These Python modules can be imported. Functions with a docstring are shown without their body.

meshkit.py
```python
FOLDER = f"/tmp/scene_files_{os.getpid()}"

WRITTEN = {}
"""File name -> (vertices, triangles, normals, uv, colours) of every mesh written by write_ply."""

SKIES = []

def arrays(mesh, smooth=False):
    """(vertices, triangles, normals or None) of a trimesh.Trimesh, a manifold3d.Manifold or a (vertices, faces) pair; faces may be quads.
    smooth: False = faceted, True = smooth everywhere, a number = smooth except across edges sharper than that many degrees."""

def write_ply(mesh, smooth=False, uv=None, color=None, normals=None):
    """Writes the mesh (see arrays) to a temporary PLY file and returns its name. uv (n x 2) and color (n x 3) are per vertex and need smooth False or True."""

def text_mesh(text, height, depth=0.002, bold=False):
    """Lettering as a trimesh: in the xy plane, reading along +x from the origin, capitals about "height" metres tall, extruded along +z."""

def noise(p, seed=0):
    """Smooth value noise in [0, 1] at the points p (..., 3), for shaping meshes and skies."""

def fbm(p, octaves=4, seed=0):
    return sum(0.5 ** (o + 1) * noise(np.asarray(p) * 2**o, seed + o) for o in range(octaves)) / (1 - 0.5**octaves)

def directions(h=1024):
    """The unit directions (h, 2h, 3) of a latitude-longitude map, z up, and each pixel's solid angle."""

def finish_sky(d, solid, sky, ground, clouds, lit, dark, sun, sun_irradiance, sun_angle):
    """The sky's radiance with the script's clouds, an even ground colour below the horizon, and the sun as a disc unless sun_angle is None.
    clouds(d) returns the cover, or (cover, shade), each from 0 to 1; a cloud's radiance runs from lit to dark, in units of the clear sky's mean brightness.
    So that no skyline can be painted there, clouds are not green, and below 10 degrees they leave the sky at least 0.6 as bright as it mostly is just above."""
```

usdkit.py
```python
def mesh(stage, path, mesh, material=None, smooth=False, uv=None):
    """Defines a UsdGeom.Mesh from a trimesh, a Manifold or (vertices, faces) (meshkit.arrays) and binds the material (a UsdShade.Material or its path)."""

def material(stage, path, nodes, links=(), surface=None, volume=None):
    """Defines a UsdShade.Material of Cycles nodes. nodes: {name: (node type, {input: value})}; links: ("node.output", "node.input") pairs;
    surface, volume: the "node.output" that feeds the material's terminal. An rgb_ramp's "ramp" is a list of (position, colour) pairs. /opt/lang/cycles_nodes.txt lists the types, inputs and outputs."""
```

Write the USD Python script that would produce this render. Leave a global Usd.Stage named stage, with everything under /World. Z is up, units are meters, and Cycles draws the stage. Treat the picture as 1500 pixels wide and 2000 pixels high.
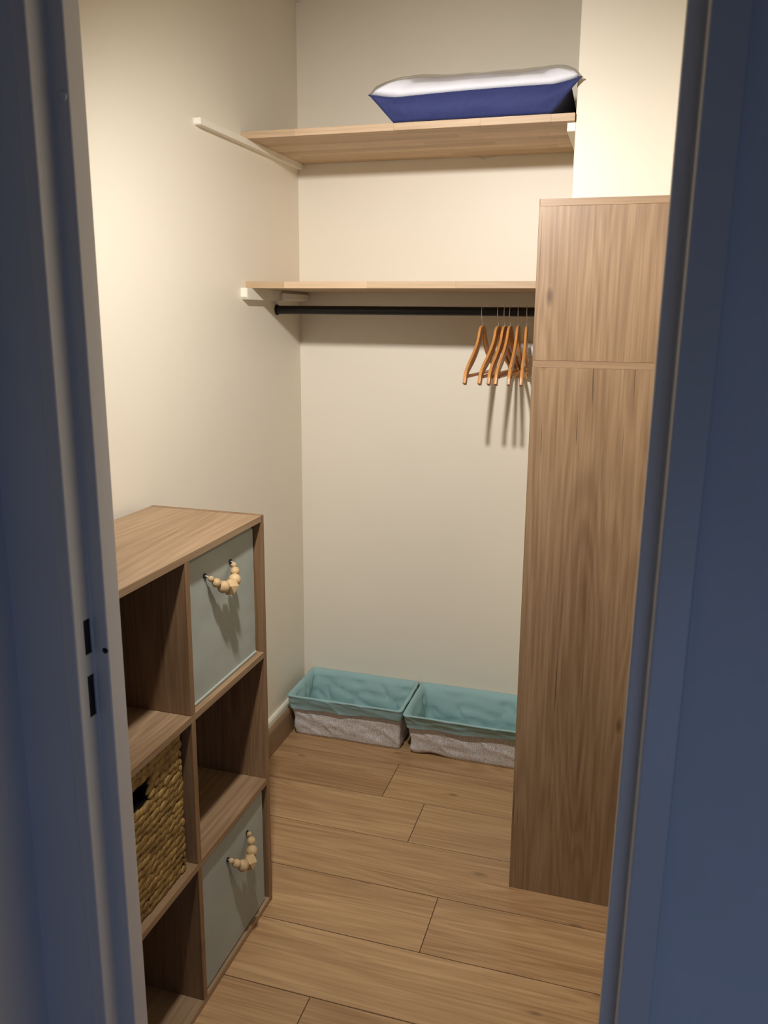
import math
import numpy as np
import trimesh
import manifold3d as m3
import shapely
from shapely.geometry import Polygon, box as sbox
import usdkit
import meshkit
from pxr import Usd, UsdGeom, UsdLux, UsdShade, Gf, Sdf

rng = np.random.default_rng(7)
stage = Usd.Stage.CreateInMemory()
UsdGeom.SetStageUpAxis(stage, UsdGeom.Tokens.z)
UsdGeom.SetStageMetersPerUnit(stage, 1.0)
stage.SetDefaultPrim(UsdGeom.Xform.Define(stage, '/World').GetPrim())

# ------------------------------------------------------------------ camera
R = np.array([[0.95904359, -0.27515625, -0.06726388],
              [0.28307744, 0.93950528, 0.19286519],
              [0.01012671, -0.20400701, 0.97891705]])     # columns: right, forward, up
cam = UsdGeom.Camera.Define(stage, '/World/camera')
M = np.eye(4)
M[0, :3], M[1, :3], M[2, :3], M[3, :3] = R[:, 0], R[:, 2], -R[:, 1], (0, 0, 1.54529)
cam.AddTransformOp().Set(Gf.Matrix4d(*M.ravel().tolist()))
cam.CreateHorizontalApertureAttr(36.0)
cam.CreateVerticalApertureAttr(48.0)
cam.CreateFocalLengthAttr(36.0 * 1581.78 / 1500)
cam.CreateHorizontalApertureOffsetAttr(-17.55 / 1500 * 36)
cam.CreateVerticalApertureOffsetAttr(-53.46 / 1500 * 36)
cam.CreateClippingRangeAttr(Gf.Vec2f(0.05, 50))
cam.CreateFStopAttr(11.0)
cam.CreateFocusDistanceAttr(2.2)
cam.CreateExposureAttr(0.0)

# ------------------------------------------------------------------ lights
def disk_light(name, pos, direction, radius, power, color):
    l = UsdLux.DiskLight.Define(stage, '/World/' + name)
    z = -np.array(direction, float); z /= np.linalg.norm(z)
    x = np.cross([0, 1, 0.3], z); x /= np.linalg.norm(x)
    y = np.cross(z, x)
    m = np.eye(4); m[0, :3], m[1, :3], m[2, :3], m[3, :3] = x, y, z, pos
    l.AddTransformOp().Set(Gf.Matrix4d(*m.ravel().tolist()))
    l.CreateRadiusAttr(radius); l.CreateIntensityAttr(power); l.CreateColorAttr(Gf.Vec3f(*color))
    return l

LAMP = (-0.52, 1.06, 2.19)
lamp = UsdLux.SphereLight.Define(stage, '/World/closet_lamp_light')  # lamp out of view above the door; aim and cone chosen for the walls
_z = -np.array((0.05, 0.75, -0.66)); _z /= np.linalg.norm(_z); _x = np.array((1.0, 0, 0)); _y = np.cross(_z, _x)
_m = np.eye(4); _m[0, :3], _m[1, :3], _m[2, :3], _m[3, :3] = _x, _y, _z, LAMP
lamp.AddTransformOp().Set(Gf.Matrix4d(*_m.ravel().tolist()))
lamp.CreateRadiusAttr(0.034); lamp.CreateIntensityAttr(2380.0); lamp.CreateColorAttr(Gf.Vec3f(1.0, 0.97, 0.96))
sh = UsdLux.ShapingAPI.Apply(lamp.GetPrim()); sh.CreateShapingConeAngleAttr(64.0); sh.CreateShapingConeSoftnessAttr(1.0)

# blue light behind the camera, out of view, placed to light the door frame (window_1)
hall_light = UsdLux.RectLight.Define(stage, '/World/hall_window_light')
m = np.eye(4); m[0, :3], m[1, :3], m[2, :3], m[3, :3] = (-1, 0, 0), (0, 0, 1), (0, -1, 0), (0.42, -0.715, 0.45)
hall_light.AddTransformOp().Set(Gf.Matrix4d(*m.ravel().tolist()))
hall_light.CreateWidthAttr(0.78); hall_light.CreateHeightAttr(0.64); hall_light.CreateIntensityAttr(2.0); hall_light.CreateColorAttr(Gf.Vec3f(0.36, 0.56, 1.0))

dome = UsdLux.DomeLight.Define(stage, '/World/dusk_sky')  # faint blue sky out of view, chosen to tint the hall side
dome.CreateIntensityAttr(0.004); dome.CreateColorAttr(Gf.Vec3f(0.35, 0.5, 1.0))

# ------------------------------------------------------------------ materials
LK = '/World/Looks/'

def mat(name, nodes, links, surface='p.BSDF'):
    return usdkit.material(stage, LK + name, nodes, links, surface=surface)

def plain(name, color, rough=0.5, var=0.0, scale=40.0, bump=0.0, bscale=200.0, **kw):
    nodes = {'p': ('principled_bsdf', {'base_color': color, 'roughness': rough, **kw}),
             'tc': ('texture_coordinate', {})}
    links = []
    if var:
        a = tuple(c * (1 - var) for c in color); b = tuple(min(1, c * (1 + var)) for c in color)
        nodes['n'] = ('noise_texture', {'scale': scale, 'detail': 4.0})
        nodes['r'] = ('rgb_ramp', {'ramp': [(0.25, a), (0.75, b)]})
        links += [('tc.object', 'n.vector'), ('n.fac', 'r.fac'), ('r.color', 'p.base_color')]
    if bump:
        nodes['bn'] = ('noise_texture', {'scale': bscale, 'detail': 3.0})
        nodes['b'] = ('bump', {'strength': bump, 'distance': 0.002})
        links += [('tc.object', 'bn.vector'), ('bn.fac', 'b.height'), ('b.normal', 'p.normal')]
    return mat(name, nodes, links)

def wood(name, dark, light, axis='z', rough=0.42, ring=0.22, contrast=1.0, knots=0.6, streak=0.5, spec=0.5, vary=0.12, ss=1.0):
    """Oak decor: grain along axis, contour-line cathedrals, fibres, dark cracks and sparse knots."""
    def sc(cross, along):
        s = [cross * ss] * 3; s['xyz'.index(axis)] = along * ss
        return tuple(s)
    dark, light = np.array(dark), np.array(light)
    mid = (dark + light) / 2
    N = {'tc': ('texture_coordinate', {}), 'oi': ('object_info', {}),
         'rc': ('combine_xyz', {}),
         'ad': ('vector_math', {'math_type': 'multiply_add', 'vector2': (31.0, 47.0, 23.0)}),
         'm1': ('mapping', {'scale': sc(8.0, 0.6)}), 'n1': ('noise_texture', {'scale': 1.0, 'detail': 2.0, 'distortion': 0.5}),
         'm2': ('mapping', {'scale': sc(190.0, 5.0)}), 'n2': ('noise_texture', {'scale': 1.0, 'detail': 3.0}),
         'm3': ('mapping', {'scale': sc(62.0, 2.0)}), 'n3': ('noise_texture', {'scale': 1.0, 'detail': 4.0, 'distortion': 0.4}),
         'm4': ('mapping', {'scale': sc(85.0, 2.4), 'location': (3.1, 7.7, 5.3)}), 'n4': ('noise_texture', {'scale': 1.0, 'detail': 2.0, 'distortion': 0.3}),
         'm5': ('mapping', {'scale': sc(6.5, 2.6), 'rotation': (math.pi / 2 if axis == 'z' else 0.0, 0.0, 0.0)}), 'v5': ('voronoi_texture', {'scale': 1.0, 'randomness': 1.0, 'dimensions': '2D'}),
         'kn': ('map_range', {'range_type': 'smoothstep', 'from_min': 0.005, 'from_max': 0.075, 'to_min': 1.0, 'to_max': 0.0}),
         'ks': ('separate_xyz', {}), 'kg': ('math', {'math_type': 'greater_than', 'value2': 0.42}), 'kk': ('math', {'math_type': 'multiply'}),
         'k2': ('math', {'math_type': 'multiply', 'value2': 0.35}), 'n1k': ('math', {'math_type': 'add'}),
         'rs': ('math', {'math_type': 'multiply', 'value2': 95.0}), 'rw': ('math', {'math_type': 'sine'}),
         'rm': ('math', {'math_type': 'multiply', 'value2': 0.5 * ring}),
         'a1': ('math', {'math_type': 'multiply', 'value2': 0.40}), 'a2': ('math', {'math_type': 'multiply_add', 'value2': 0.20}),
         'a3': ('math', {'math_type': 'multiply_add', 'value2': 0.42}), 'a4': ('math', {'math_type': 'add'}),
         'oc': ('math', {'math_type': 'multiply_add', 'value2': vary, 'value3': -vary / 2}), 'a5': ('math', {'math_type': 'add'}),
         'r': ('rgb_ramp', {'ramp': [(0.5 - 0.22 / contrast, dark), (0.5, mid), (0.5 + 0.2 / contrast, light)]}),
         'cr': ('map_range', {'range_type': 'smoothstep', 'from_min': 0.69, 'from_max': 0.75, 'to_min': 0.0, 'to_max': streak}),
         'kd': ('math', {'math_type': 'multiply', 'value2': knots}), 'mx': ('math', {'math_type': 'maximum'}),
         'fin': ('mix_color', {'b': tuple(dark * 0.45)}),
         'b': ('bump', {'strength': 0.12, 'distance': 0.0008}),
         'p': ('principled_bsdf', {'roughness': rough, 'specular_ior_level': spec})}
    L = [('oi.random', 'rc.x'), ('oi.random', 'rc.y'), ('oi.random', 'rc.z'), ('rc.vector', 'ad.vector1'), ('tc.object', 'ad.vector3')]
    for i in '12345':
        L.append(('ad.vector', f'm{i}.vector'))
    L += [('m1.vector', 'n1.vector'), ('m2.vector', 'n2.vector'), ('m3.vector', 'n3.vector'), ('m4.vector', 'n4.vector'), ('m5.vector', 'v5.vector'),
          ('v5.distance', 'kn.value'), ('v5.color', 'ks.vector'), ('ks.x', 'kg.value1'), ('kn.result', 'kk.value1'), ('kg.value', 'kk.value2'),
          ('kk.value', 'k2.value1'), ('n1.fac', 'n1k.value1'), ('k2.value', 'n1k.value2'), ('n1k.value', 'rs.value1'), ('rs.value', 'rw.value1'), ('rw.value', 'rm.value1'),
          ('n1.fac', 'a1.value1'), ('n3.fac', 'a2.value1'), ('a1.value', 'a2.value3'), ('n2.fac', 'a3.value1'), ('a2.value', 'a3.value3'),
          ('a3.value', 'a4.value1'), ('rm.value', 'a4.value2'), ('oi.random', 'oc.value1'), ('a4.value', 'a5.value1'), ('oc.value', 'a5.value2'), ('a5.value', 'r.fac'),
          ('n4.fac', 'cr.value'), ('kk.value', 'kd.value1'), ('cr.result', 'mx.value1'), ('kd.value', 'mx.value2'), ('mx.value', 'fin.fac'), ('r.color', 'fin.a'), ('fin.result', 'p.base_color'),
          ('n2.fac', 'b.height'), ('b.normal', 'p.normal')]
    return mat(name, N, L)

WALL = (0.82, 0.75, 0.61)
m_wall = plain('wall_paint', WALL, 0.42, 0.015, 3.0, 0.05, 90.0, specular_ior_level=0.35)
m_ceiling = plain('ceiling_paint', (0.84, 0.75, 0.58), 0.8, 0.01, 3.0)
m_hall = plain('hall_paint', (0.72, 0.72, 0.74), 0.55, 0.03, 6.0, 0.1, 60.0)
m_hall2 = plain('dim_unseen_hall_paint', (0.34, 0.36, 0.40), 0.6, 0.03, 6.0)  # dim colour for unseen hall faces, keeps bounce off the door frame
m_frame = plain('frame_enamel', (0.74, 0.72, 0.70), 0.38, 0.02, 5.0, 0.05, 30.0)
m_white = plain('white_painted_wood', (0.84, 0.79, 0.66), 0.45, 0.03, 20.0, 0.1, 80.0)
m_dark = plain('recess_shade_and_eyelet', (0.012, 0.011, 0.012), 0.8)  # near black: painted shade in slots, screw hole and basket; also the eyelets
m_sub = plain('plank_joint', (0.10, 0.055, 0.025), 0.8)
m_floor = wood('oak_laminate_floor', (0.28, 0.150, 0.062), (0.56, 0.355, 0.175), 'x', 0.36, 0.10, 1.0, 0.55, 0.35, 0.5, 0.07)
m_skirt = wood('oak_skirting', (0.19, 0.11, 0.05), (0.33, 0.215, 0.115), 'y', 0.45, 0.05, 0.9, 0.2, 0.2)
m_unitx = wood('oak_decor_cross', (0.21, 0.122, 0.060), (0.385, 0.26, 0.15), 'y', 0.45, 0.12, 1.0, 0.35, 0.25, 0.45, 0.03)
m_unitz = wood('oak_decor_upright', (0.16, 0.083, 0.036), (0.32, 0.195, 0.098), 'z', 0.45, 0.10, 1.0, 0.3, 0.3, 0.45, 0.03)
m_cabz = wood('oak_decor_tower', (0.140, 0.074, 0.031), (0.305, 0.195, 0.104), 'z', 0.46, 0.10, 1.05, 0.75, 0.7, 0.6, 0.02)
m_cabx = wood('oak_decor_tower_edge', (0.19, 0.112, 0.056), (0.315, 0.205, 0.115), 'x', 0.42, 0.05, 0.8, 0.1, 0.2, 0.5, 0.02)
m_stave = wood('rubberwood_stave', (0.40, 0.27, 0.15), (0.66, 0.48, 0.31), 'x', 0.5, 0.06, 0.8, 0.08, 0.2, 0.4, 0.30)
m_hanger = wood('varnished_beech', (0.50, 0.20, 0.050), (0.66, 0.32, 0.095), 'y', 0.28, 0.06, 0.8, 0.0, 0.0, 0.5, 0.1)
m_bead = wood('bare_bead_wood', (0.43, 0.28, 0.13), (0.60, 0.43, 0.22), 'z', 0.55, 0.2, 0.8, 0.0, 0.0, 0.4, 0.2)
m_wire = plain('steel_wire', (0.75, 0.74, 0.72), 0.22, metallic=1.0)
m_rod = plain('black_rod', (0.005, 0.005, 0.006), 0.5)
m_cord = plain('grey_cord', (0.45, 0.44, 0.40), 0.8)
m_bin = plain('grey_green_bin_cloth', (0.375, 0.40, 0.345), 0.9, 0.06, 7.0, 0.25, 900.0)
m_bind = plain('pale_bin_binding', (0.36, 0.385, 0.33), 0.9)
m_navy = plain('navy_nonwoven', (0.021, 0.031, 0.135), 0.75, 0.12, 120.0, 0.3, 700.0, sheen_weight=0.15)
m_pillow = plain('white_cotton', (0.86, 0.85, 0.88), 0.85, 0.02, 30.0, 0.2, 500.0)
m_liner = plain('aqua_liner_cotton', (0.30, 0.475, 0.47), 0.85, 0.06, 9.0, 0.2, 600.0)
m_cap = plain('screw_cap', (0.70, 0.69, 0.68), 0.3)
m_socket = plain('white_plastic', (0.85, 0.84, 0.80), 0.35)
m_glass = plain('unseen_window_glass', (0.55, 0.6, 0.7), 0.05)

# clear film: mostly see-through with glossy creases
m_film = mat('clear_film', {'t': ('transparent_bsdf', {'color': (0.97, 0.97, 0.97)}), 'g': ('glossy_bsdf', {'roughness': 0.08, 'color': (1, 1, 1)}),
                            'tc': ('texture_coordinate', {}), 'n': ('noise_texture', {'scale': 22.0, 'detail': 3.0, 'distortion': 1.0}),
                            'b': ('bump', {'strength': 0.6, 'distance': 0.01}),
                            'f': ('fresnel', {'IOR': 1.40}), 'k': ('math', {'math_type': 'multiply', 'value2': 0.45}), 'mx': ('mix_closure', {})},
             [('tc.object', 'n.vector'), ('n.fac', 'b.height'), ('b.normal', 'g.normal'), ('f.fac', 'k.value1'), ('k.value', 'mx.fac'), ('t.BSDF', 'mx.closure1'), ('g.BSDF', 'mx.closure2')], 'mx.closure')

# white basket cloth printed with a fine grey scale pattern
m_shell = mat('scale_print_cloth', {'tc': ('texture_coordinate', {}), 'mp': ('mapping', {'scale': (135.0, 135.0, 170.0)}),
                                    'v': ('voronoi_texture', {'scale': 1.0, 'randomness': 0.9, 'feature': 'distance_to_edge'}),
                                    'r': ('rgb_ramp', {'ramp': [(0.0, (0.50, 0.475, 0.44)), (0.08, (0.56, 0.53, 0.495)), (0.16, (0.80, 0.765, 0.715)), (1.0, (0.82, 0.785, 0.735))]}),
                                    'n': ('noise_texture', {'scale': 700.0}), 'b': ('bump', {'strength': 0.2, 'distance': 0.001}),
                                    'p': ('principled_bsdf', {'roughness': 0.9})},
              [('tc.object', 'mp.vector'), ('mp.vector', 'v.vector'), ('v.distance', 'r.fac'), ('r.color', 'p.base_color'), ('tc.object', 'n.vector'), ('n.fac', 'b.height'), ('b.normal', 'p.normal')])

# water hyacinth strands
m_weave = mat('water_hyacinth', {'tc': ('texture_coordinate', {}), 'oi': ('object_info', {}), 'g': ('geometry', {}),
                                 'n': ('noise_texture', {'scale': 45.0, 'detail': 3.0}), 'n2': ('noise_texture', {'scale': 400.0, 'detail': 2.0}),
                                 'a': ('math', {'math_type': 'multiply_add', 'value2': 0.35}), 'a2': ('math', {'math_type': 'multiply_add', 'value2': 0.5, 'value3': 0.1}),
                                 'r': ('rgb_ramp', {'ramp': [(0.25, (0.16, 0.085, 0.020)), (0.5, (0.40, 0.255, 0.070)), (0.75, (0.62, 0.44, 0.15))]}),
                                 'b': ('bump', {'strength': 0.4, 'distance': 0.001}), 'p': ('principled_bsdf', {'roughness': 0.6})},
              [('tc.object', 'n.vector'), ('tc.object', 'n2.vector'), ('n.fac', 'a2.value1'), ('g.random_per_island', 'a.value1'), ('a2.value', 'a.value3'), ('a.value', 'r.fac'), ('r.color', 'p.base_color'), ('n2.fac', 'b.height'), ('b.normal', 'p.normal')])

# ------------------------------------------------------------------ helpers
used = {}

def free(parent, name):
    k = (str(parent), name); n = used.get(k, 0); used[k] = n + 1
    return f'{parent}/{name}' + (f'_{n:03d}' if n else '')

def path_of(p):
    return '/World' if p is None else str(p.GetPath())

def tag(p, label=None, cat=None, group=None, kind=None):
    for k, v in (('label', label), ('category', cat), ('group', group), ('kind', kind)):
        if v:
            p.SetCustomDataByKey(k, v)
    return p

def obj(name, mesh, material, parent=None, smooth=False):
    return usdkit.mesh(stage, free(path_of(parent), name), mesh, material, smooth).GetPrim()

def thing(name, label, cat, loc=(0, 0, 0), rz=0.0, group=None, kind=None):
    x = UsdGeom.Xform.Define(stage, free('/World', name))
    x.AddTranslateOp().Set(Gf.Vec3d(*map(float, loc)))
    if rz:
        x.AddRotateZOp().Set(float(rz))
    return tag(x.GetPrim(), label, cat, group, kind)

def struct(name, mesh, material, smooth=False):
    return tag(obj(name, mesh, material, None, smooth), kind='structure')

def cb(x0, x1, y0, y1, z0, z1, c=0.0012):
    """Box with chamfered edges."""
    if c <= 0:
        b = trimesh.creation.box(extents=(x1 - x0, y1 - y0, z1 - z0)); b.apply_translation(((x0 + x1) / 2, (y0 + y1) / 2, (z0 + z1) / 2)); return b
    lo, hi = np.array([x0, y0, z0]), np.array([x1, y1, z1]); pts = []
    for s in np.ndindex(2, 2, 2):
        s = np.array(s); p = np.where(s == 1, hi, lo); d = np.where(s == 1, -c, c)
        for k in range(3):
            q = p.copy()
            for j in range(3):
                if j != k:
                    q[j] += d[j]
            pts.append(q)
    return trimesh.convex.convex_hull(np.array(pts))

def cat(*ms):
    return trimesh.util.concatenate(list(ms))

def tri(man):
    m_ = man.to_mesh()
    return trimesh.Trimesh(m_.vert_properties[:, :3], m_.tri_verts, process=False)

def man(t):
    t = t.copy(); t.merge_vertices()
    return m3.Manifold(m3.Mesh(vert_properties=np.asarray(t.vertices, np.float32), tri_verts=np.asarray(t.faces, np.uint32)))

def tube(pts, rad, n=10, closed=False):
    p = np.asarray(pts, float); rad = np.broadcast_to(rad, (len(p),))
    t = np.gradient(p, axis=0); t /= np.linalg.norm(t, axis=1, keepdims=True) + 1e-12
    a = np.zeros_like(p); ref = np.array([1.0, 0, 0]) if abs(t[0, 0]) < 0.8 else np.array([0, 1.0, 0])
    for i in range(len(p)):
        ref = ref - t[i] * (ref @ t[i]); ref /= np.linalg.norm(ref); a[i] = ref
    b = np.cross(t, a); ang = np.arange(n) * 2 * np.pi / n
    v = p[:, None] + rad[:, None, None] * (np.cos(ang)[None, :, None] * a[:, None] + np.sin(ang)[None, :, None] * b[:, None])
    v = v.reshape(-1, 3); f = []
    for i in range(len(p) - 1):
        for j in range(n):
            k = (j + 1) % n
            f += [[i * n + j, i * n + k, (i + 1) * n + k], [i * n + j, (i + 1) * n + k, (i + 1) * n + j]]
    c0, c1 = len(v), len(v) + 1
    v = np.vstack([v, p[0], p[-1]])
    for j in range(n):
        k = (j + 1) % n
        f += [[c0, k, j], [c1, (len(p) - 1) * n + j, (len(p) - 1) * n + k]]
    m_ = trimesh.Trimesh(v, np.array(f), process=False); m_.fix_normals(); return m_

def extrude_z(poly, z0, z1):
    m_ = trimesh.creation.extrude_polygon(poly, z1 - z0, engine='earcut'); m_.apply_translation((0, 0, z0)); return m_

def extrude_x(poly_yz, x0, x1):
    """Polygon in (y, z) extruded along x."""
    m_ = trimesh.creation.extrude_polygon(poly_yz, x1 - x0, engine='earcut')
    T = np.array([[0, 0, 1, x0], [1, 0, 0, 0], [0, 1, 0, 0], [0, 0, 0, 1.0]])
    m_.apply_transform(T); return m_

def catmull(P, n=8):
    P = np.asarray(P, float); Q = np.vstack([2 * P[0] - P[1], P, 2 * P[-1] - P[-2]]); out = []
    for i in range(1, len(Q) - 2):
        for s in np.linspace(0, 1, n, endpoint=False):
            out.append(0.5 * (2 * Q[i] + (Q[i + 1] - Q[i - 1]) * s + (2 * Q[i - 1] - 5 * Q[i] + 4 * Q[i + 1] - Q[i + 2]) * s * s + (3 * Q[i] - Q[i - 1] - 3 * Q[i + 1] + Q[i + 2]) * s ** 3))
    return np.array(out + [P[-1]])

# ------------------------------------------------------------------ room shell
XW, YB, XR, YF = -1.1752, 2.788, 0.092, 0.93          # left wall, back wall, right wall, inner face of the door wall
CEIL = 2.74
struct('wall_left', cb(XW - 0.1, XW, 0.905, YB + 0.1, -0.02, CEIL, 0), m_wall)
struct('wall_back', cb(XW, XR + 0.2, YB, YB + 0.1, -0.02, CEIL, 0), m_wall)
pier = sbox(-0.1935, 2.365, XR + 0.1, YB).buffer(-0.004).buffer(0.004, quad_segs=4)
struct('wall_pier', extrude_z(pier, -0.02, CEIL), m_wall, 40)
struct('wall_right', cb(XR, XR + 0.1, 0.905, 2.365, -0.02, CEIL, 0), m_wall)
struct('ceiling', cb(XW - 0.1, XR + 0.2, 0.905, YB + 0.1, CEIL, CEIL + 0.1, 0), m_ceiling)
# door wall, with the opening left free
DL, DR, DH = -0.7080, 0.0580, 2.06
struct('wall_front', cat(cb(-1.6, DL, 0.868, YF, -0.02, CEIL, 0), cb(DR, 1.3, 0.868, YF, -0.02, CEIL, 0), cb(DL, DR, 0.868, YF, DH, CEIL, 0)), m_hall)

# floor: laminate planks across the closet, end joints where the photo shows them
fl = tag(UsdGeom.Xform.Define(stage, free('/World', 'floor')).GetPrim(), kind='structure')
obj('underlay', cb(-1.6, 1.3, -0.8, YB + 0.05, -0.03, -0.0012, 0), m_sub, fl)
PITCH, PL = 0.2033, 1.29
def plank(x0, x1, y0, y1):
    g = 0.0012; x0, x1, y0, y1 = x0 + g, x1 - g, y0 + g, y1 - g; c = 0.0002
    v = [(x0, y0, -0.0012), (x1, y0, -0.0012), (x1, y1, -0.0012), (x0, y1, -0.0012), (x0, y0, -c), (x1, y0, -c), (x1, y1, -c), (x0, y1, -c),
         (x0 + c, y0 + c, 0), (x1 - c, y0 + c, 0), (x1 - c, y1 - c, 0), (x0 + c, y1 - c, 0)]
    f = [(0, 1, 5, 4), (1, 2, 6, 5), (2, 3, 7, 6), (3, 0, 4, 7), (4, 5, 9, 8), (5, 6, 10, 9), (6, 7, 11, 10), (7, 4, 8, 11), (8, 9, 10, 11)]
    return np.array(v, float), np.array(f)
joints = {0: -0.6974, 1: -0.5543, 2: -1.02, 3: -0.4122, 4: 0.05, 5: -0.62, 6: -0.2}
for r in range(-2, 19):
    y1 = 2.4953 - r * PITCH; y0 = y1 - PITCH
    if r == -2:
        y1 = min(y1, YB - 0.002)
    if y0 < -0.69:
        break
    xa, xb = (XW + 0.002, XR - 0.002) if y0 > 0.95 else (-0.8, 0.9)
    if y0 < 0.95 < y1:
        xa, xb = -0.72, 0.07
    jx = joints.get(r, -1.0 + ((r * 0.37) % 1.0) * PL)
    cuts = sorted(x for k in range(-3, 4) if xa + 0.03 < (x := jx + k * PL) < xb - 0.03)
    xs = [xa] + cuts + [xb]
    for a, b in zip(xs[:-1], xs[1:]):
        obj('plank', plank(a, b, y0, min(y1, YB - 0.002)), m_floor, fl)

# skirting on the left wall: oak board in front of the older white one
sk = Polygon([(0, 0), (0.017, 0), (0.017, 0.084), (0.013, 0.094), (0, 0.094)])
def skirt_left(poly, y0, y1):                     # profile (distance from wall, z) swept along y
    m_ = trimesh.creation.extrude_polygon(poly, y1 - y0, engine='earcut')
    T = np.array([[1, 0, 0, XW], [0, 0, 1, y0], [0, 1, 0, 0], [0, 0, 0, 1.0]])
    m_.apply_transform(T); m_.fix_normals(); return m_
struct('trim_1', skirt_left(Polygon([(0, 0), (0.012, 0), (0.012, 0.113), (0.008, 0.120), (0, 0.120)]), YF, YB), m_white)
tag(obj('baseboard_left', skirt_left(Polygon([(0.0125, 0), (0.027, 0), (0.027, 0.088), (0.023, 0.096), (0.0125, 0.096)]), YF, YB), m_skirt), kind='structure')
struct('baseboard_back', cb(XW + 0.028, -0.1945, YB - 0.012, YB, 0, 0.096, 0.002), m_white)

# ------------------------------------------------------------------ door frame (pressed steel, rounded folds)
door = tag(UsdGeom.Xform.Define(stage, free('/World', 'door_1')).GetPrim(), kind='structure')
def rounded(pts, r=0.004):
    p = Polygon(pts)
    return p.buffer(-r).buffer(2 * r, quad_segs=5).buffer(-r, quad_segs=5)
left_prof = rounded([(-0.7190, 0.862), (-0.6970, 0.862), (-0.6970, 0.898), (-0.6730, 0.898), (-0.6730, 0.933), (-0.7190, 0.933)], 0.0035)
right_prof = rounded([(0.0765, 0.862), (0.0390, 0.862), (0.0380, 0.898), (0.0195, 0.898), (0.0195, 0.933), (0.0765, 0.933)], 0.0032)
def lean(m_, k):                                   # the two jambs are slightly out of plumb
    m_ = m_.copy(); m_.vertices[:, 0] += (1.25 - m_.vertices[:, 2]) * k; return m_
KL, KR = 0.0062, -0.0110
SLOTS = ((1.083, 1.1335), (0.9905, 1.052))
def disc(r, h, x, y, z, n=24):
    d = trimesh.creation.cylinder(radius=r, height=h, sections=n); d.apply_transform(trimesh.transformations.rotation_matrix(np.pi / 2, (1, 0, 0))); d.apply_translation((x, y, z)); return d
lj = man(extrude_z(left_prof, 0, 2.05))
for z0, z1 in SLOTS:
    lj = lj - man(cb(-0.7155, -0.69, 0.8815, 0.8962, z0, z1, 0))
lj = lj - man(disc(0.0044, 0.02, -0.6782, 0.9, 1.0865))
j = obj('jamb', lean(tri(lj), KL), m_frame, door, 35)
for z0, z1 in SLOTS:
    tag(obj('latch_slot', lean(cb(-0.7150, -0.6985, 0.8818, 0.8959, z0 + 0.0003, z1 - 0.0003, 0), KL), m_dark, j), 'latch slot in the left jamb, its shade painted black')  # dark block in the slot stands for its shade
tag(obj('screw_hole', lean(disc(0.0043, 0.006, -0.6782, 0.9025, 1.0865), KL), m_dark, j), 'screw hole in the stop of the left jamb, its shade painted dark')  # dark disc painted as the shade inside the hole
tag(obj('screw_cap', lean(disc(0.0066, 0.0036, -0.6818, 0.8978, 1.8005, 28), KL), m_cap, j), 'round plastic cap on the stop of the left jamb')
obj('jamb', lean(extrude_z(right_prof, 0, 2.05), KR), m_frame, door, 35)
lin = cat(cb(-0.725, 0.086, 0.862, 0.933, 2.05, 2.085, 0.002), cb(-0.702, 0.048, 0.898, 0.933, 2.025, 2.05, 0.002))
obj('lintel', lin, m_frame, door)

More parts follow.
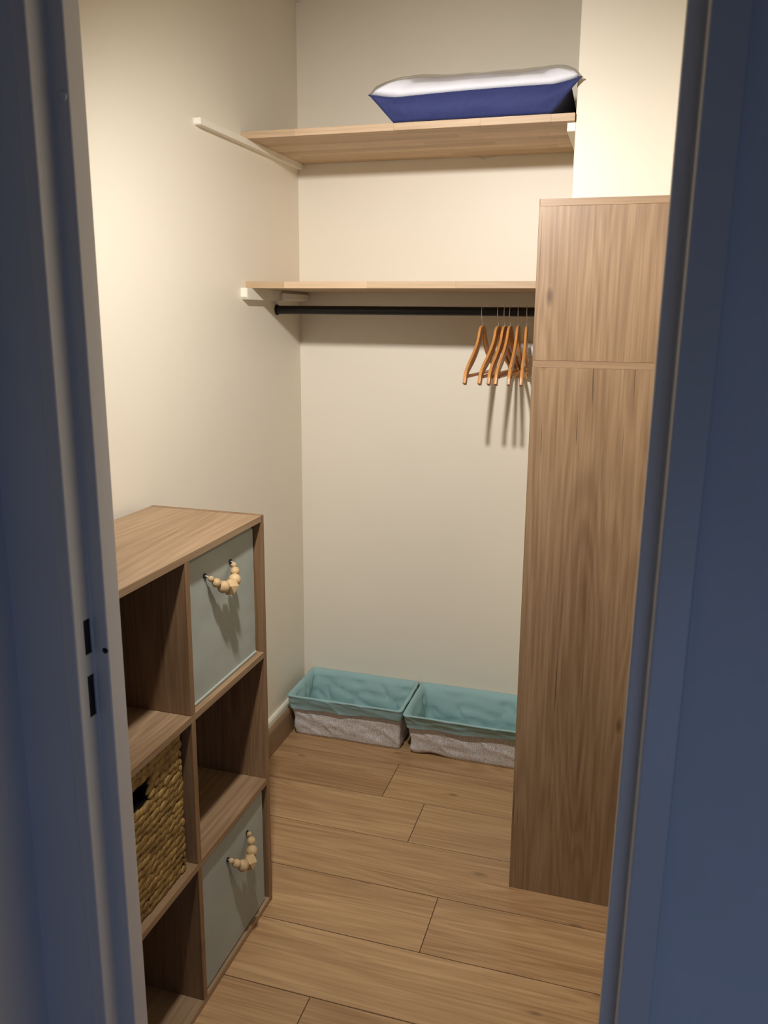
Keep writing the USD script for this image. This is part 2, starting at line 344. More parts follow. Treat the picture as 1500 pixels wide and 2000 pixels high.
# hall behind and beside the camera; unseen faces kept dim, back wall set near
struct('wall_hall_left', cb(-0.90, -0.80, -0.70, 0.868, -0.02, 2.5, 0), m_hall)
struct('wall_hall_right', cb(0.9, 1.0, -0.70, 0.868, -0.02, 2.5, 0), m_hall2)
struct('ceiling_hall', cb(-0.9, 1.0, -0.80, 0.868, 2.5, 2.56, 0), m_hall2)
struct('wall_hall_back', cat(cb(-0.9, 0.0, -0.80, -0.70, -0.02, 2.5, 0), cb(0.84, 1.0, -0.80, -0.70, -0.02, 2.5, 0), cb(0.0, 0.84, -0.80, -0.70, -0.02, 0.10, 0), cb(0.0, 0.84, -0.80, -0.70, 0.80, 2.5, 0)), m_hall2)
wn = tag(UsdGeom.Xform.Define(stage, free('/World', 'window_1')).GetPrim(), kind='structure')  # unseen window built round the blue hall light
obj('window_frame', cat(cb(0.0, 0.03, -0.79, -0.73, 0.10, 0.80, 0.002), cb(0.81, 0.84, -0.79, -0.73, 0.10, 0.80, 0.002), cb(0.03, 0.81, -0.79, -0.73, 0.10, 0.13, 0.002), cb(0.03, 0.81, -0.79, -0.73, 0.77, 0.80, 0.002)), m_frame, wn)
obj('pane', cb(0.031, 0.809, -0.763, -0.757, 0.131, 0.769, 0), m_glass, wn)
struct('trim_2', cb(-0.80, -0.788, 0.20, 0.755, 0, 2.1, 0.003), m_frame)

# ------------------------------------------------------------------ cube storage unit on the left
T, C = 0.016, 0.335
UY1 = 1.7495; UH = 3 * C + 4 * T; UW = 2 * C + 3 * T; UX0, UX1 = -1.147, -0.840
unit = thing('cube_shelf_unit', 'low oak cube shelving unit with six square compartments against the left wall', 'shelf unit', (0, 0, 0))
e = 0.0003
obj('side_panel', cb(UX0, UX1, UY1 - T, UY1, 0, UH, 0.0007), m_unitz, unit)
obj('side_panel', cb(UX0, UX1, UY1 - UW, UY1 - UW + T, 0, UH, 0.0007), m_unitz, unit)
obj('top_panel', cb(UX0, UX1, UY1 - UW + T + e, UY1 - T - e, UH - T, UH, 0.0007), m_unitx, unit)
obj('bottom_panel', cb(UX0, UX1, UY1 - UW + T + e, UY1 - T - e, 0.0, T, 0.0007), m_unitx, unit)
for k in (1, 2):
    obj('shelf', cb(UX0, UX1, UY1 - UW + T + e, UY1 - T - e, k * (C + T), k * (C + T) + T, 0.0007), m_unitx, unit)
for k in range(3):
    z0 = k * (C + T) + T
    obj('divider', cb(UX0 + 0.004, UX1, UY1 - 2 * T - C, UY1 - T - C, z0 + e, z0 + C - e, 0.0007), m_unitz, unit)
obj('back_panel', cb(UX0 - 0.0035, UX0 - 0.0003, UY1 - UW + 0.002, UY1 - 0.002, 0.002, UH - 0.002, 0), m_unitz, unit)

# fabric bins with bead handles
def soft_box(x0, x1, y0, y1, z0, z1, sag=0.003, seed=0):
    b = cb(x0, x1, y0, y1, z0, z1, 0.004).subdivide().subdivide().subdivide()
    b = b.subdivide_to_size(0.02)
    v = b.vertices.copy(); n = meshkit.fbm(v * 9.0, 3, seed) - 0.5
    front = np.clip((v[:, 0] - (x1 - 0.03)) / 0.03, 0, 1)
    u = (v[:, 1] - y0) / (y1 - y0); w = (v[:, 2] - z0) / (z1 - z0)
    v[:, 0] += front * (sag * 2.0 * n - sag * np.sin(np.pi * np.clip(u, 0, 1)) * np.clip(w, 0, 1) ** 2)
    return trimesh.Trimesh(v, b.faces, process=False)

def bead_handle(parent, x, ya, za, yb_, zb, drop, reach, first_bead_material):
    """A cord between two eyelets with seven beads hanging on it; the beads are sub-parts of the cord."""
    def pt(s):
        q = 4 * s * (1 - s)
        return np.array([x + 0.004 + reach * q ** 0.7, ya + (yb_ - ya) * s, za + (zb - za) * s - drop * q])
    ss = np.linspace(0, 1, 41); P = np.array([pt(s) for s in ss])
    P = np.vstack([[x - 0.004, ya, za], P, [x - 0.004, yb_, zb]])
    cord = obj('handle', tube(P, 0.0016, 8), m_cord, parent, True)
    L = np.concatenate([[0], np.cumsum(np.linalg.norm(np.diff(P, axis=0), axis=1))])
    sizes = [0.0066, 0.0104, 0.0140, 0.0155, 0.0140, 0.0104, 0.0066]
    total = 2 * sum(sizes) * 0.97; start = (L[-1] - total) / 2 + 0.001; pos = start
    for i, r in enumerate(sizes):
        pos += r * 0.97
        c = np.array([np.interp(pos, L, P[:, k]) for k in range(3)]); pos += r * 0.97
        if i == 3:
            s2 = r * 1.12
            pts = np.array([(a, b, 0) for a in (-1, 1) for b in (-1, 1)] + [(a, 0, b) for a in (-1, 1) for b in (-1, 1)] + [(0, a, b) for a in (-1, 1) for b in (-1, 1)], float) * s2 * 0.82
            bm = trimesh.convex.convex_hull(pts); bm.apply_transform(trimesh.transformations.euler_matrix(0.35, 0.5, 0.3)); bm.apply_translation(c)
            tag(obj('bead', bm, m_bead, cord), 'large faceted wooden bead in the middle')
        else:
            bm = trimesh.creation.icosphere(3, r); bm.apply_translation(c)
            obj('bead', bm, m_bead, cord, True)
    for yy, zz in ((ya, za), (yb_, zb)):
        ey = trimesh.creation.cylinder(radius=0.0058, height=0.002, sections=24); ey.apply_transform(trimesh.transformations.rotation_matrix(np.pi / 2, (0, 1, 0))); ey.apply_translation((x + 0.0006, yy, zz))
        tag(obj('eyelet', ey, m_dark, parent), 'dark eyelet hole')

bin1 = thing('fabric_bin', 'grey-green fabric bin with wooden bead handle in the top compartment', 'storage bin', group=None)
z0 = 2 * (C + T) + T
obj('body', soft_box(-1.135, -0.858, 1.404, 1.728, z0 + 0.001, z0 + 0.322, 0.0025, 3), m_bin, bin1, 50)
tag(obj('hem', cb(-0.8585, -0.8535, 1.407, 1.722, z0 + 0.0008, z0 + 0.007, 0.001), m_bind, bin1), 'pale bound lower edge of the bin front')
bead_handle(bin1, -0.858, 1.4905, 0.991, 1.6077, 0.989, 0.040, 0.026, m_bead)
bin2 = thing('fabric_bin', 'grey-green fabric bin with wooden bead handle in the bottom compartment', 'storage bin')
obj('body', soft_box(-1.135, -0.848, 1.404, 1.722, T + 0.001, T + 0.323, 0.002, 8), m_bin, bin2, 50)
bead_handle(bin2, -0.848, 1.528, 0.274, 1.630, 0.278, 0.040, 0.026, m_bead)

# woven basket
bk = thing('woven_basket', 'square woven water hyacinth basket with a dark cut-out handle in the middle compartment', 'basket')
BX0, BX1, BY0, BY1, BZ0, BZ1 = -1.125, -0.858, 1.055, 1.358, C + 2 * T + 0.001, C + 2 * T + 0.318
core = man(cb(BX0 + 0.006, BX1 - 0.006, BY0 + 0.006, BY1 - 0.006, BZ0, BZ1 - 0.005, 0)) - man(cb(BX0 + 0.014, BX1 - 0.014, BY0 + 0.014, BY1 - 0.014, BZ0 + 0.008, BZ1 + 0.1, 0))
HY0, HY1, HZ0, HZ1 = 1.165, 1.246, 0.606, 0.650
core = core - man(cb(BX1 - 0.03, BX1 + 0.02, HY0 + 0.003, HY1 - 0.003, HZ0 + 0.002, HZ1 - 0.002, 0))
tag(obj('lining', tri(core), m_dark, bk), 'inner wall behind the handle hole, shade put into its dark colour')  # near black core paints the shade between strands and in the hole
lump = trimesh.creation.icosphere(2, 1.0)
per = []
rx0, rx1, ry0, ry1 = BX0 + 0.005, BX1 - 0.002, BY0 + 0.002, BY1 - 0.002
def ring_at(s):
    a, b = ry1 - ry0, rx1 - rx0
    s = s % (2 * (a + b))
    if s < a: return np.array([rx1, ry0 + s]), np.array([0, 1.0]), np.array([1.0, 0])
    s -= a
    if s < b: return np.array([rx1 - s, ry1]), np.array([-1.0, 0]), np.array([0, 1.0])
    s -= b
    if s < a: return np.array([rx0, ry1 - s]), np.array([0, -1.0]), np.array([-1.0, 0])
    s -= a
    return np.array([rx0 + s, ry0]), np.array([1.0, 0]), np.array([0, -1.0])
NR = 20; dz = (BZ1 - BZ0) / NR
for i in range(NR):
    z = BZ0 + (i + 0.5) * dz; ms = []; s = rng.uniform(0, 0.02); per_len = 2 * (ry1 - ry0 + rx1 - rx0)
    while s < per_len:
        step = rng.uniform(0.014, 0.0205); P2, tdir, nrm = ring_at(s)
        inhole = nrm[0] > 0.5 and HY0 - 0.004 < P2[1] < HY1 + 0.004 and HZ0 < z < HZ1
        if not inhole:
            Lh, Hh, Dh = rng.uniform(0.0125, 0.0195), dz * rng.uniform(0.42, 0.56), rng.uniform(0.0042, 0.0078)
            tilt = math.radians(rng.uniform(4, 28)); v = lump.vertices
            u, w, d = v[:, 0] * Lh, v[:, 1] * Hh * (1 + 0.25 * v[:, 0]), v[:, 2] * Dh
            uu, ww = u * math.cos(tilt) - w * math.sin(tilt), u * math.sin(tilt) + w * math.cos(tilt)
            X = np.column_stack([P2[0] + tdir[0] * uu + nrm[0] * d, P2[1] + tdir[1] * uu + nrm[1] * d, z + rng.normal(0, 0.0006) + ww])
            X[:, 0] = np.clip(X[:, 0], BX0 - 0.004, BX1 + 0.004); X[:, 1] = np.clip(X[:, 1], BY0 - 0.004, BY1 + 0.006)
            X[:, 2] = np.clip(X[:, 2], BZ0 + 0.0002, BZ1 + 0.003)
            ms.append(trimesh.Trimesh(X, lump.faces, process=False))
        s += step
    obj('woven_strand', cat(*ms), m_weave, bk, True)

# ------------------------------------------------------------------ oak tower on the right
CX0, CX1, CY0, CY1 = -0.2349, 0.082, 1.9846, 2.3516
def tower(name, label, z0, z1, cells):
    t = thing(name, label, 'cabinet')
    obj('side_panel', cb(CX0, CX1, CY0, CY0 + T, z0, z1 - T - e, 0.0006), m_cabz, t)
    obj('side_panel', cb(CX0, CX1, CY1 - T, CY1, z0, z1 - T - e, 0.0006), m_cabz, t)
    top = extrude_z(rounded([(CX0, CY0), (CX1, CY0), (CX1, CY1), (CX0, CY1)], 0.004), z1 - T, z1)
    obj('top_panel', top, m_cabx, t, 35)
    obj('bottom_panel', cb(CX0, CX1, CY0 + T + e, CY1 - T - e, z0, z0 + T, 0.0006), m_cabx, t)
    step = (z1 - z0 - T) / cells
    for k in range(1, cells):
        obj('shelf', cb(CX0, CX1 - 0.005, CY0 + T + e, CY1 - T - e, z0 + k * step, z0 + k * step + T, 0.0006), m_cabx, t)
    obj('back_panel', cb(CX1 - 0.0045, CX1, CY0 + T + e, CY1 - T - e, z0 + T + e, z1 - T - e, 0), m_cabz, t)
    return t
tower('oak_tower', 'tall narrow oak shelf tower standing on the floor at the right', 0.0, 1.4442, 4)
tower('oak_cube', 'oak cube cabinet standing on top of the tall tower', 1.4444, 1.8136, 1)

# ------------------------------------------------------------------ shelves of glued staves on white battens
def stave_shelf(name, label, y0, y1, z0, z1, x0, x1, seed):
    t = thing(name, label, 'shelf')
    r = np.random.default_rng(seed); n = 10; w = (y1 - y0) / n
    for i in range(n):
        x = x0 - r.uniform(0, 0.25)
        while x < x1:
            l = r.uniform(0.18, 0.42); a, b = max(x, x0), min(x + l, x1)
            if x1 - b < 0.06: b = x1
            if b - a > 0.01:
                obj('stave', cb(a, b, y0 + i * w, y0 + (i + 1) * w, z0, z1, 0.0005), m_stave, t)
            x = x + l if b < x1 else x1
    return t
stave_shelf('upper_shelf', 'upper rubberwood wall shelf carrying the blue pillow bag', 2.352, YB - 0.004, 2.0600, 2.0800, XW + 0.0005, -0.1945, 5)
stave_shelf('lower_shelf', 'lower rubberwood wall shelf above the black clothes rod', 2.360, YB - 0.004, 1.6250, 1.6450, XW + 0.0005, -0.1945, 6)

def batten(name, label, x0, x1, y0, y1, z0, z1, wall_left=True, cut=0.022):
    """Rail along y with a chamfered front end."""
    p = Polygon([(y0, z1), (y1, z1), (y1, z0), (y0 + cut * 0.25, z0), (y0, z0 + cut * 0.25)])
    m_ = man(extrude_x(p, x0, x1))
    inner = x1 if wall_left else x0
    # bevel of the free front corner in plan
    s = -1 if wall_left else 1
    wdg = extrude_z(Polygon([(inner + s * 0.006, y0 - 0.01), (inner - s * 0.01, y0 - 0.01), (inner - s * 0.01, y0 + cut)] if cut else [(0, 0), (1, 0), (0, 1)]), z0 - 0.01, z1 + 0.01)
    wdg.fix_normals()
    m_ = m_ - man(wdg)
    return tag(obj(name, tri(m_), m_white), label, 'batten')
batten('shelf_batten', 'long white painted batten on the left wall under the upper shelf', XW, XW + 0.021, 2.077, YB, 2.0425, 2.0598, cut=0.012)
b2 = batten('shelf_batten', 'short white painted batten on the left wall under the lower shelf', XW, XW + 0.021, 2.325, YB - 0.0005, 1.5905, 1.6248, cut=0.03)
batten('shelf_batten', 'white batten end under the upper shelf beside the right-hand wall corner', -0.2150, -0.1937, 2.368, YB, 2.0365, 2.0598, False, 0.006)
batten('shelf_batten', 'white batten high up in the back left corner at the photo top edge', XW, XW + 0.021, 2.25, YB, 2.5760, 2.6000, cut=0.012)
tag(obj('rod_block', cb(XW + 0.0212, XW + 0.036, 2.575, YB - 0.001, 1.594, 1.6175, 0.003), m_white), 'small white block on the left batten above the rod end', 'block')

# ------------------------------------------------------------------ clothes rod
RY, RZ, RR = 2.585, 1.5615, 0.0140
rod = thing('clothes_rod', 'matt black round clothes rod below the lower shelf', 'rod')
c = trimesh.creation.cylinder(radius=RR, height=(-0.1945 - XW) - 0.008, sections=40); c.apply_transform(trimesh.transformations.rotation_matrix(np.pi / 2, (0, 1, 0))); c.apply_translation(((XW - 0.1945) / 2, RY, RZ))
obj('pole', c, m_rod, rod, 40)
for x in (XW + 0.0024, -0.1945 - 0.0024):
    fg = trimesh.creation.cylinder(radius=0.0175, height=0.0045, sections=36); fg.apply_transform(trimesh.transformations.rotation_matrix(np.pi / 2, (0, 1, 0))); fg.apply_translation((x, RY, RZ))
    obj('flange', fg, m_rod, rod, 40)

# ------------------------------------------------------------------ hangers
def hanger_arm():
    top = np.array([(0.0, 0.0), (-0.016, -0.001), (-0.034, -0.014), (-0.049, -0.040), (-0.076, -0.066), (-0.114, -0.092), (-0.150, -0.113), (-0.176, -0.136), (-0.191, -0.167)])
    top = catmull(top, 6)
    t = np.gradient(top, axis=0); t /= np.linalg.norm(t, axis=1, keepdims=True)
    nrm = np.column_stack([-t[:, 1], t[:, 0]])           # towards the inside (below)
    s = np.linspace(0, 1, len(top)); wid = 0.024 + 0.008 * np.sin(np.pi * np.clip(s * 1.1, 0, 1)) - 0.006 * s
    th = 0.0046 + 0.0008 * s
    nt = np.abs(s - 0.80) < 0.012
    V = []; n = 12; ang = np.arange(n) * 2 * np.pi / n
    for i in range(len(top)):
        sh = 0.80 if nt[i] else 1.0
        mid = top[i] + nrm[i] * wid[i] / 2
        ca, sa = np.cos(ang), np.sin(ang)
        cx = np.sign(ca) * np.abs(ca) ** 0.45 * th[i] * sh; cn = np.sign(sa) * np.abs(sa) ** 0.45 * wid[i] / 2 * sh
        V.append(np.column_stack([cx, mid[0] + nrm[i][0] * cn, mid[1] + nrm[i][1] * cn]))
    V = np.array(V); k = len(top); F = []
    v = V.reshape(-1, 3)
    for i in range(k - 1):
        for j in range(n):
            jj = (j + 1) % n
            F += [[i * n + j, i * n + jj, (i + 1) * n + jj], [i * n + j, (i + 1) * n + jj, (i + 1) * n + j]]
    c0, c1 = len(v), len(v) + 1
    tipc = V[-1].mean(0); d = np.array([0, t[-1][0], t[-1][1]]) * 0.004
    v = np.vstack([v, V[0].mean(0), tipc + d])
    for j in range(n):
        jj = (j + 1) % n; F += [[c0, jj, j], [c1, (k - 1) * n + j, (k - 1) * n + jj]]
    m_ = trimesh.Trimesh(v, np.array(F), process=False); m_.fix_normals(); return m_
arm = hanger_arm()
def mirror_y(m_):
    m_ = m_.copy(); m_.vertices[:, 1] *= -1; m_.faces = m_.faces[:, ::-1]; return m_

def build_hanger(label, x, rz):
    t = thing('clothes_hanger', label, 'hanger', (x, RY, RZ + RR + 0.0016), rz, 'wooden hangers on the rod')
    dzt = -0.0588                                          # neck below the hook's bearing point
    for a in (arm, mirror_y(arm)):
        a = a.copy(); a.apply_translation((0, 0, dzt)); obj('arm', a, m_hanger, t, 45)
    a_ = np.linspace(math.radians(-120), math.radians(90), 22)     # hook arc round the rod, open at the back
    arc = [(0, -0.0166 * math.cos(q) * -1, -0.0146 + 0.0162 * math.sin(q)) for q in np.linspace(math.radians(200), math.radians(-35), 26)]
    arc = np.array([(0, y, z) for _, y, z in arc])
    end = arc[0] if arc[0][1] < 0 else arc[-1]
    pts = arc if arc[-1][1] < 0 else arc[::-1]
    stem = [(0, -0.0150, -0.0300), (0, -0.004, -0.0400), (0, 0.0, -0.0500), (0, 0.0, -0.0660)]
    P = catmull(np.vstack([pts, stem]), 2)
    obj('hook', tube(P, 0.0014, 8), m_wire, t, True)
    b = trimesh.creation.cylinder(radius=0.0052, height=0.292, sections=18); b.apply_transform(trimesh.transformations.rotation_matrix(np.pi / 2, (1, 0, 0))); b.apply_translation((0, 0, dzt - 0.150))
    obj('trouser_bar', b, m_hanger, t, 40)
    return t
HX = [(-0.4672, -5.0), (-0.4165, -6.8), (-0.3965, -4.4), (-0.3795, -3.2), (-0.3545, 1.2), (-0.3285, 4.5)]
HLAB = ['pale orange wooden hanger hanging alone, leftmost on the black rod', 'wooden hanger, second from the left on the black rod', 'wooden hanger, third from the left on the black rod, squeezed between two others',
        'wooden hanger, fourth from the left on the black rod', 'wooden hanger, fifth from the left on the black rod, second from the oak tower', 'wooden hanger on the black rod, rightmost one next to the oak tower']
h0 = build_hanger(HLAB[0], *HX[0])
for (x, rz), lab in zip(HX[1:], HLAB[1:]):
    t = UsdGeom.Xform.Define(stage, free('/World', 'clothes_hanger')); p = t.GetPrim()
    p.GetReferences().AddInternalReference(h0.GetPath())
    t.ClearXformOpOrder(); t.GetPrim().RemoveProperty('xformOp:translate')
    UsdGeom.Xformable(p).SetXformOpOrder([])
    t.AddTranslateOp().Set(Gf.Vec3d(x, RY, RZ + RR + 0.0016)); t.AddRotateZOp().Set(rz)
    p.SetInstanceable(True); tag(p, lab, 'hanger', 'wooden hangers on the rod')

jb = thing('junction_box', 'small white box fixed to the back wall behind the right-hand hangers', 'box')
obj('housing', cb(-0.377, -0.318, YB - 0.024, YB, 1.418, 1.462, 0.003), m_socket, jb)
obj('cover_plate', cb(-0.375, -0.320, YB - 0.027, YB - 0.0242, 1.420, 1.460, 0.0012), m_socket, jb)

# ------------------------------------------------------------------ pillow bag on the upper shelf
pb = thing('pillow_bag', 'white pillow in a navy blue bag with clear plastic cover on the upper shelf', 'pillow')
NX, NY = 60, 36
PX0, PX1, PY0, PY1 = -0.768, -0.181, 2.338, 2.735
QX0, QX1, QY0, QY1 = -0.700, -0.262, 2.362, 2.715
ZS = 2.0803
def seam(u, s):
    """Seam point: s = side 0 front, 1 right, 2 back, 3 left; sags between the pulled-up corners."""
    c = {0: ((PX0, PY0, 2.1540), (PX1, PY0, 2.1635)), 1: ((PX1, PY0, 2.1635), (PX1 - 0.01, PY1, 2.160)), 2: ((PX1 - 0.01, PY1, 2.160), (PX0 + 0.01, PY1, 2.155)), 3: ((PX0 + 0.01, PY1, 2.155), (PX0, PY0, 2.1540))}[s]
    a, b = np.array(c[0]), np.array(c[1]); p = a + (b - a) * u
    sag = min(1, u / 0.12, (1 - u) / 0.12)
    inw = {0: (0, 1), 1: (-1, 0), 2: (0, -1), 3: (1, 0)}[s]
    k = sag ** 0.8
    p[0] += inw[0] * 0.030 * k; p[1] += inw[1] * 0.016 * k; p[2] -= 0.0115 * k - 0.004 * math.sin(math.pi * u)
    return p
def base(u, s):
    c = {0: ((QX0, QY0), (QX1, QY0)), 1: ((QX1, QY0), (QX1, QY1)), 2: ((QX1, QY1), (QX0, QY1)), 3: ((QX0, QY1), (QX0, QY0))}[s]
    a, b = np.array(c[0]), np.array(c[1]); p = a + (b - a) * u
    return np.array([p[0], p[1], ZS])
per_s = [(u, s) for s in range(4) for u in np.linspace(0, 1, 40, endpoint=False)]
K = len(per_s); rows = 9; V = []
for rr in range(rows):
    w = rr / (rows - 1)
    for u, s in per_s:
        a, b = base(u, s), seam(u, s); p = a + (b - a) * w
        if s == 0:
            k = np.sin(np.pi * w); p[1] -= 0.012 * k * min(1, u / 0.1, (1 - u) / 0.1)
        p[2] += 0.0025 * np.sin(np.pi * w) * (meshkit.noise(np.array([p[0] * 25, p[1] * 25, 3.0])) - 0.5)
        p[1] += 0.010 * np.sin(np.pi * w) * (meshkit.fbm(np.array([p[0] * 13, p[2] * 24, 9.0]), 3) - 0.5)
        V.append(p)
V = np.array(V); F = []
for rr in range(rows - 1):
    for j in range(K):
        jj = (j + 1) % K; F += [[rr * K + j, rr * K + jj, (rr + 1) * K + jj], [rr * K + j, (rr + 1) * K + jj, (rr + 1) * K + j]]
c0 = len(V); V = np.vstack([V, [(QX0 + QX1) / 2, (QY0 + QY1) / 2, ZS]])
F += [[c0, (j + 1) % K, j] for j in range(K)]
obj('bag_bottom', trimesh.Trimesh(V, np.array(F), process=False), m_navy, pb, 60)
sm = np.array([seam(u, s) for u, s in per_s]); sm = np.vstack([sm, sm[:1]])
obj('seam', tube(sm, 0.0022, 6), m_navy, pb, True)
def dome(gap, zbase, zpeak, seed, amp, inset, rim_on_seam):
    """Grid over the seam outline: radial rows from the rim to the top."""
    rowsD = 16; V = []; mid = np.array([(PX0 + PX1) / 2 + 0.02, (PY0 + PY1) / 2, 0])
    for rr in range(rowsD):
        w = rr / rowsD
        for u, s in per_s:
            p = seam(u, s)
            q = p.copy(); q[:2] = mid[:2] + (p[:2] - mid[:2]) * (1 - w) * (1 - inset)
            prof = (1 - (1 - w) ** 3.2) ** 0.62
            z_lo = p[2] if rim_on_seam else zbase
            q[2] = z_lo + (zpeak - z_lo) * prof
            if w > 0:
                q[2] += amp * (meshkit.fbm(np.array([q[0] * 11, q[1] * 11, seed]), 3, seed) - 0.5) * 2 * min(1, w * 6)
            V.append(q)
    V.append(np.array([mid[0], mid[1], zpeak])); V = np.array(V); F = []
    for rr in range(rowsD - 1):
        for j in range(K):
            jj = (j + 1) % K; F += [[rr * K + j, rr * K + jj, (rr + 1) * K + jj], [rr * K + j, (rr + 1) * K + jj, (rr + 1) * K + j]]
    F += [[(rowsD - 1) * K + j, (rowsD - 1) * K + (j + 1) % K, rowsD * K] for j in range(K)]
    return V, np.array(F)
pv, pf = dome(0, 2.130, 2.219, 4, 0.006, 0.015, True)
k0 = len(pv); pv2 = np.vstack([pv, [[(PX0 + PX1) / 2, (PY0 + PY1) / 2, 2.12]]]); pf2 = np.vstack([pf, [[k0, (j + 1) % K, j] for j in range(K)]])
obj('pillow', trimesh.Trimesh(pv2, pf2, process=False), m_pillow, pb, True)
fv, ff = dome(0, 2.13, 2.227, 11, 0.004, 0.0, True)
obj('clear_cover', trimesh.Trimesh(fv, ff, process=False), m_film, pb, True)
# loose fold of clear plastic that slipped behind the shelf
fp = catmull([(-0.546, YB - 0.0022, 2.0592), (-0.532, YB - 0.003, 2.0555), (-0.521, YB - 0.003, 2.0492), (-0.508, YB - 0.003, 2.0505), (-0.488, YB - 0.003, 2.0545), (-0.466, YB - 0.0022, 2.0592)], 5)
tag(obj('plastic_fold', tube(fp, 0.0012, 6), m_socket, pb, True), 'fold of clear plastic hanging behind the shelf')

# ------------------------------------------------------------------ laundry baskets
def rrect(x0, x1, y0, y1, r, n=88):
    p = sbox(x0 + r, y0 + r, x1 - r, y1 - r).buffer(r, quad_segs=6).exterior
    return np.array([p.interpolate(s, normalized=True).coords[0] for s in np.linspace(0, 1, n, endpoint=False)])
def loft(rings, cap0=False, cap1=False):
    n = len(rings[0]); V = np.vstack(rings); F = []
    for i in range(len(rings) - 1):
        for j in range(n):
            jj = (j + 1) % n; F += [[i * n + j, i * n + jj, (i + 1) * n + jj], [i * n + j, (i + 1) * n + jj, (i + 1) * n + j]]
    if cap0:
        V = np.vstack([V, rings[0].mean(0)]); F += [[len(V) - 1, (j + 1) % n, j] for j in range(n)]
    if cap1:
        o = (len(rings) - 1) * n; V = np.vstack([V, rings[-1].mean(0)]); F += [[len(V) - 1, o + j, o + (j + 1) % n] for j in range(n)]
    return trimesh.Trimesh(V, np.array(F), process=False)
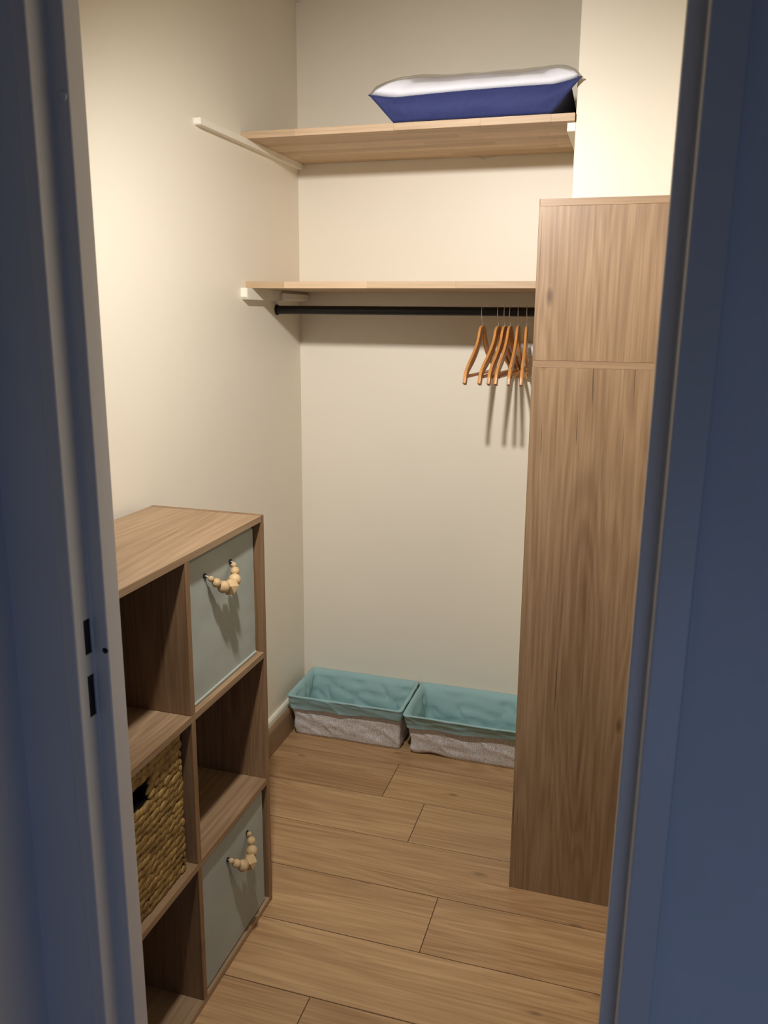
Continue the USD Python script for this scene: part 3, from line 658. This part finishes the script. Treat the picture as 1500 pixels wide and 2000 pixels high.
def laundry_basket(label, bx0, bx1, by0, by1, tx0, tx1, ty0, ty1, H, seed, lift=None):
    """Soft cloth box: printed outer cloth, aqua liner turned over the rim. Folds are real displacement, strongest at mid height and near the corners."""
    t = thing('laundry_basket', label, 'basket', group=None)
    N = 264
    def ring(w, off, z, wr=0.0, fr=14.0, rad=0.014, ridge=0.0):
        q = rrect(bx0 + (tx0 - bx0) * w - off, bx1 + (tx1 - bx1) * w + off, by0 + (ty0 - by0) * w - off, by1 + (ty1 - by1) * w + off, rad, N)
        c = q.mean(0); P = np.column_stack([q, np.full(N, z)])
        nx = np.where(np.abs(np.abs(q[:, 0] - c[0]) - np.ptp(q[:, 0]) / 2) < 0.012, np.sign(q[:, 0] - c[0]), 0)
        ny = np.where(np.abs(np.abs(q[:, 1] - c[1]) - np.ptp(q[:, 1]) / 2) < 0.012, np.sign(q[:, 1] - c[1]), 0)
        d = np.column_stack([nx, ny]); d /= np.maximum(np.linalg.norm(d, axis=1, keepdims=True), 1e-9)
        if wr:
            s_ = np.column_stack([q * fr, np.full(N, z * fr * 1.2 + seed)])
            nz = meshkit.fbm(s_, 3, seed) - 0.5
            rg = 1 - np.abs(2 * meshkit.noise(np.column_stack([(q[:, 0] + 0.8 * z) * 16, (q[:, 1] - 0.5 * z) * 16, np.full(N, z * 22.0 + seed)]), seed + 5) - 1)
            P[:, :2] += d * (nz * 2 * wr + ridge * (rg ** 4 - 0.2))[:, None]
            P[:, 2] += (meshkit.noise(np.column_stack([q * 10, np.full(N, seed + 2.0)]), seed) - 0.5) * wr * (1.0 if z > 0.02 else 0)
        return P
    zs = np.linspace(0.0, H * 0.86, 16)
    rings = [ring(z / H * 0.6, -0.003 if i == 0 else 0.0, z + 0.0005, 0.001 if i == 0 else 0.0055, 12, 0.010, 0.006 if i > 1 else 0) for i, z in enumerate(zs)]
    if lift:
        for i in (0, 1, 2):
            k = np.exp(-((rings[i][:, 0] - lift[0]) / lift[1]) ** 2) * (rings[i][:, 1] < (by0 + by1) / 2); rings[i][:, 2] += lift[2] * k * (1 - 0.3 * i)
    obj('outer_cloth', loft(rings, cap0=True), m_shell, t, 60)
    c2 = lambda z: 0.72 * z / H + 0.28 * (z / H) ** 4
    zc = np.linspace(H * 0.70, H - 0.008, 9)
    L = []
    for i, z in enumerate(zc):
        r_ = ring(c2(z), 0.0055, z, 0.0035, 13, 0.014, 0.004)
        if i == 0:
            r_[:, 2] += 0.012 * (meshkit.noise(np.column_stack([r_[:, :2] * 12, np.full(N, seed + 9.0)]), seed) - 0.5) + 0.012 * np.clip((r_[:, 0] - (bx0 + bx1) / 2) / (bx1 - bx0), -0.5, 0.5)
        L.append(r_)
    L += [ring(1, 0.0055, H - 0.003, 0.002, 8), ring(1, 0.001, H, 0.002, 8), ring(1, -0.005, H - 0.002, 0.002, 8)]
    for z in np.linspace(H - 0.012, 0.03, 14):
        w = z / H; L.append(ring(w * 0.9, -0.011 - 0.012 * math.sin(math.pi * w), z, 0.007 if z < H - 0.02 else 0.002, 10, 0.016, 0.010 if z < H - 0.03 else 0.003))
    L += [ring(0.05, -0.030, 0.018, 0.004, 11, 0.03), ring(0, -0.06, 0.012, 0.003, 11, 0.02), ring(0, -0.08, 0.013, 0.003, 11, 0.004)]
    tag(obj('liner', loft(L, cap1=True), m_liner, t, 60), 'aqua blue cotton liner folded over the rim')
    return t
laundry_basket('left laundry basket, white scale-print cloth with aqua liner, in the corner by the left wall', -1.130, -0.722, 2.585, 2.755, -1.134, -0.706, 2.532, 2.782, 0.183, 3)
laundry_basket('right laundry basket, white scale-print cloth with aqua liner, partly behind the oak tower', -0.676, -0.235, 2.580, 2.755, -0.688, -0.222, 2.512, 2.782, 0.183, 21, lift=(-0.60, 0.05, 0.012))

# ------------------------------------------------------------------ unseen lamp inside above the door, placed from the shadows it casts
lm = thing('wall_lamp', 'unseen lamp above the inside of the door, placed from its shadows', 'lamp')
lb = trimesh.creation.cylinder(radius=0.045, height=0.012, sections=32); lb.apply_transform(trimesh.transformations.rotation_matrix(np.pi / 2, (1, 0, 0))); lb.apply_translation((LAMP[0], YF + 0.006, LAMP[2] + 0.03))
obj('backplate', lb, m_socket, lm, 40)
obj('arm', tube([(LAMP[0], YF + 0.012, LAMP[2] + 0.03), (LAMP[0], YF + 0.07, LAMP[2] + 0.045), (LAMP[0], LAMP[1] - 0.012, LAMP[2] + 0.03)], 0.008, 12), m_socket, lm, True)
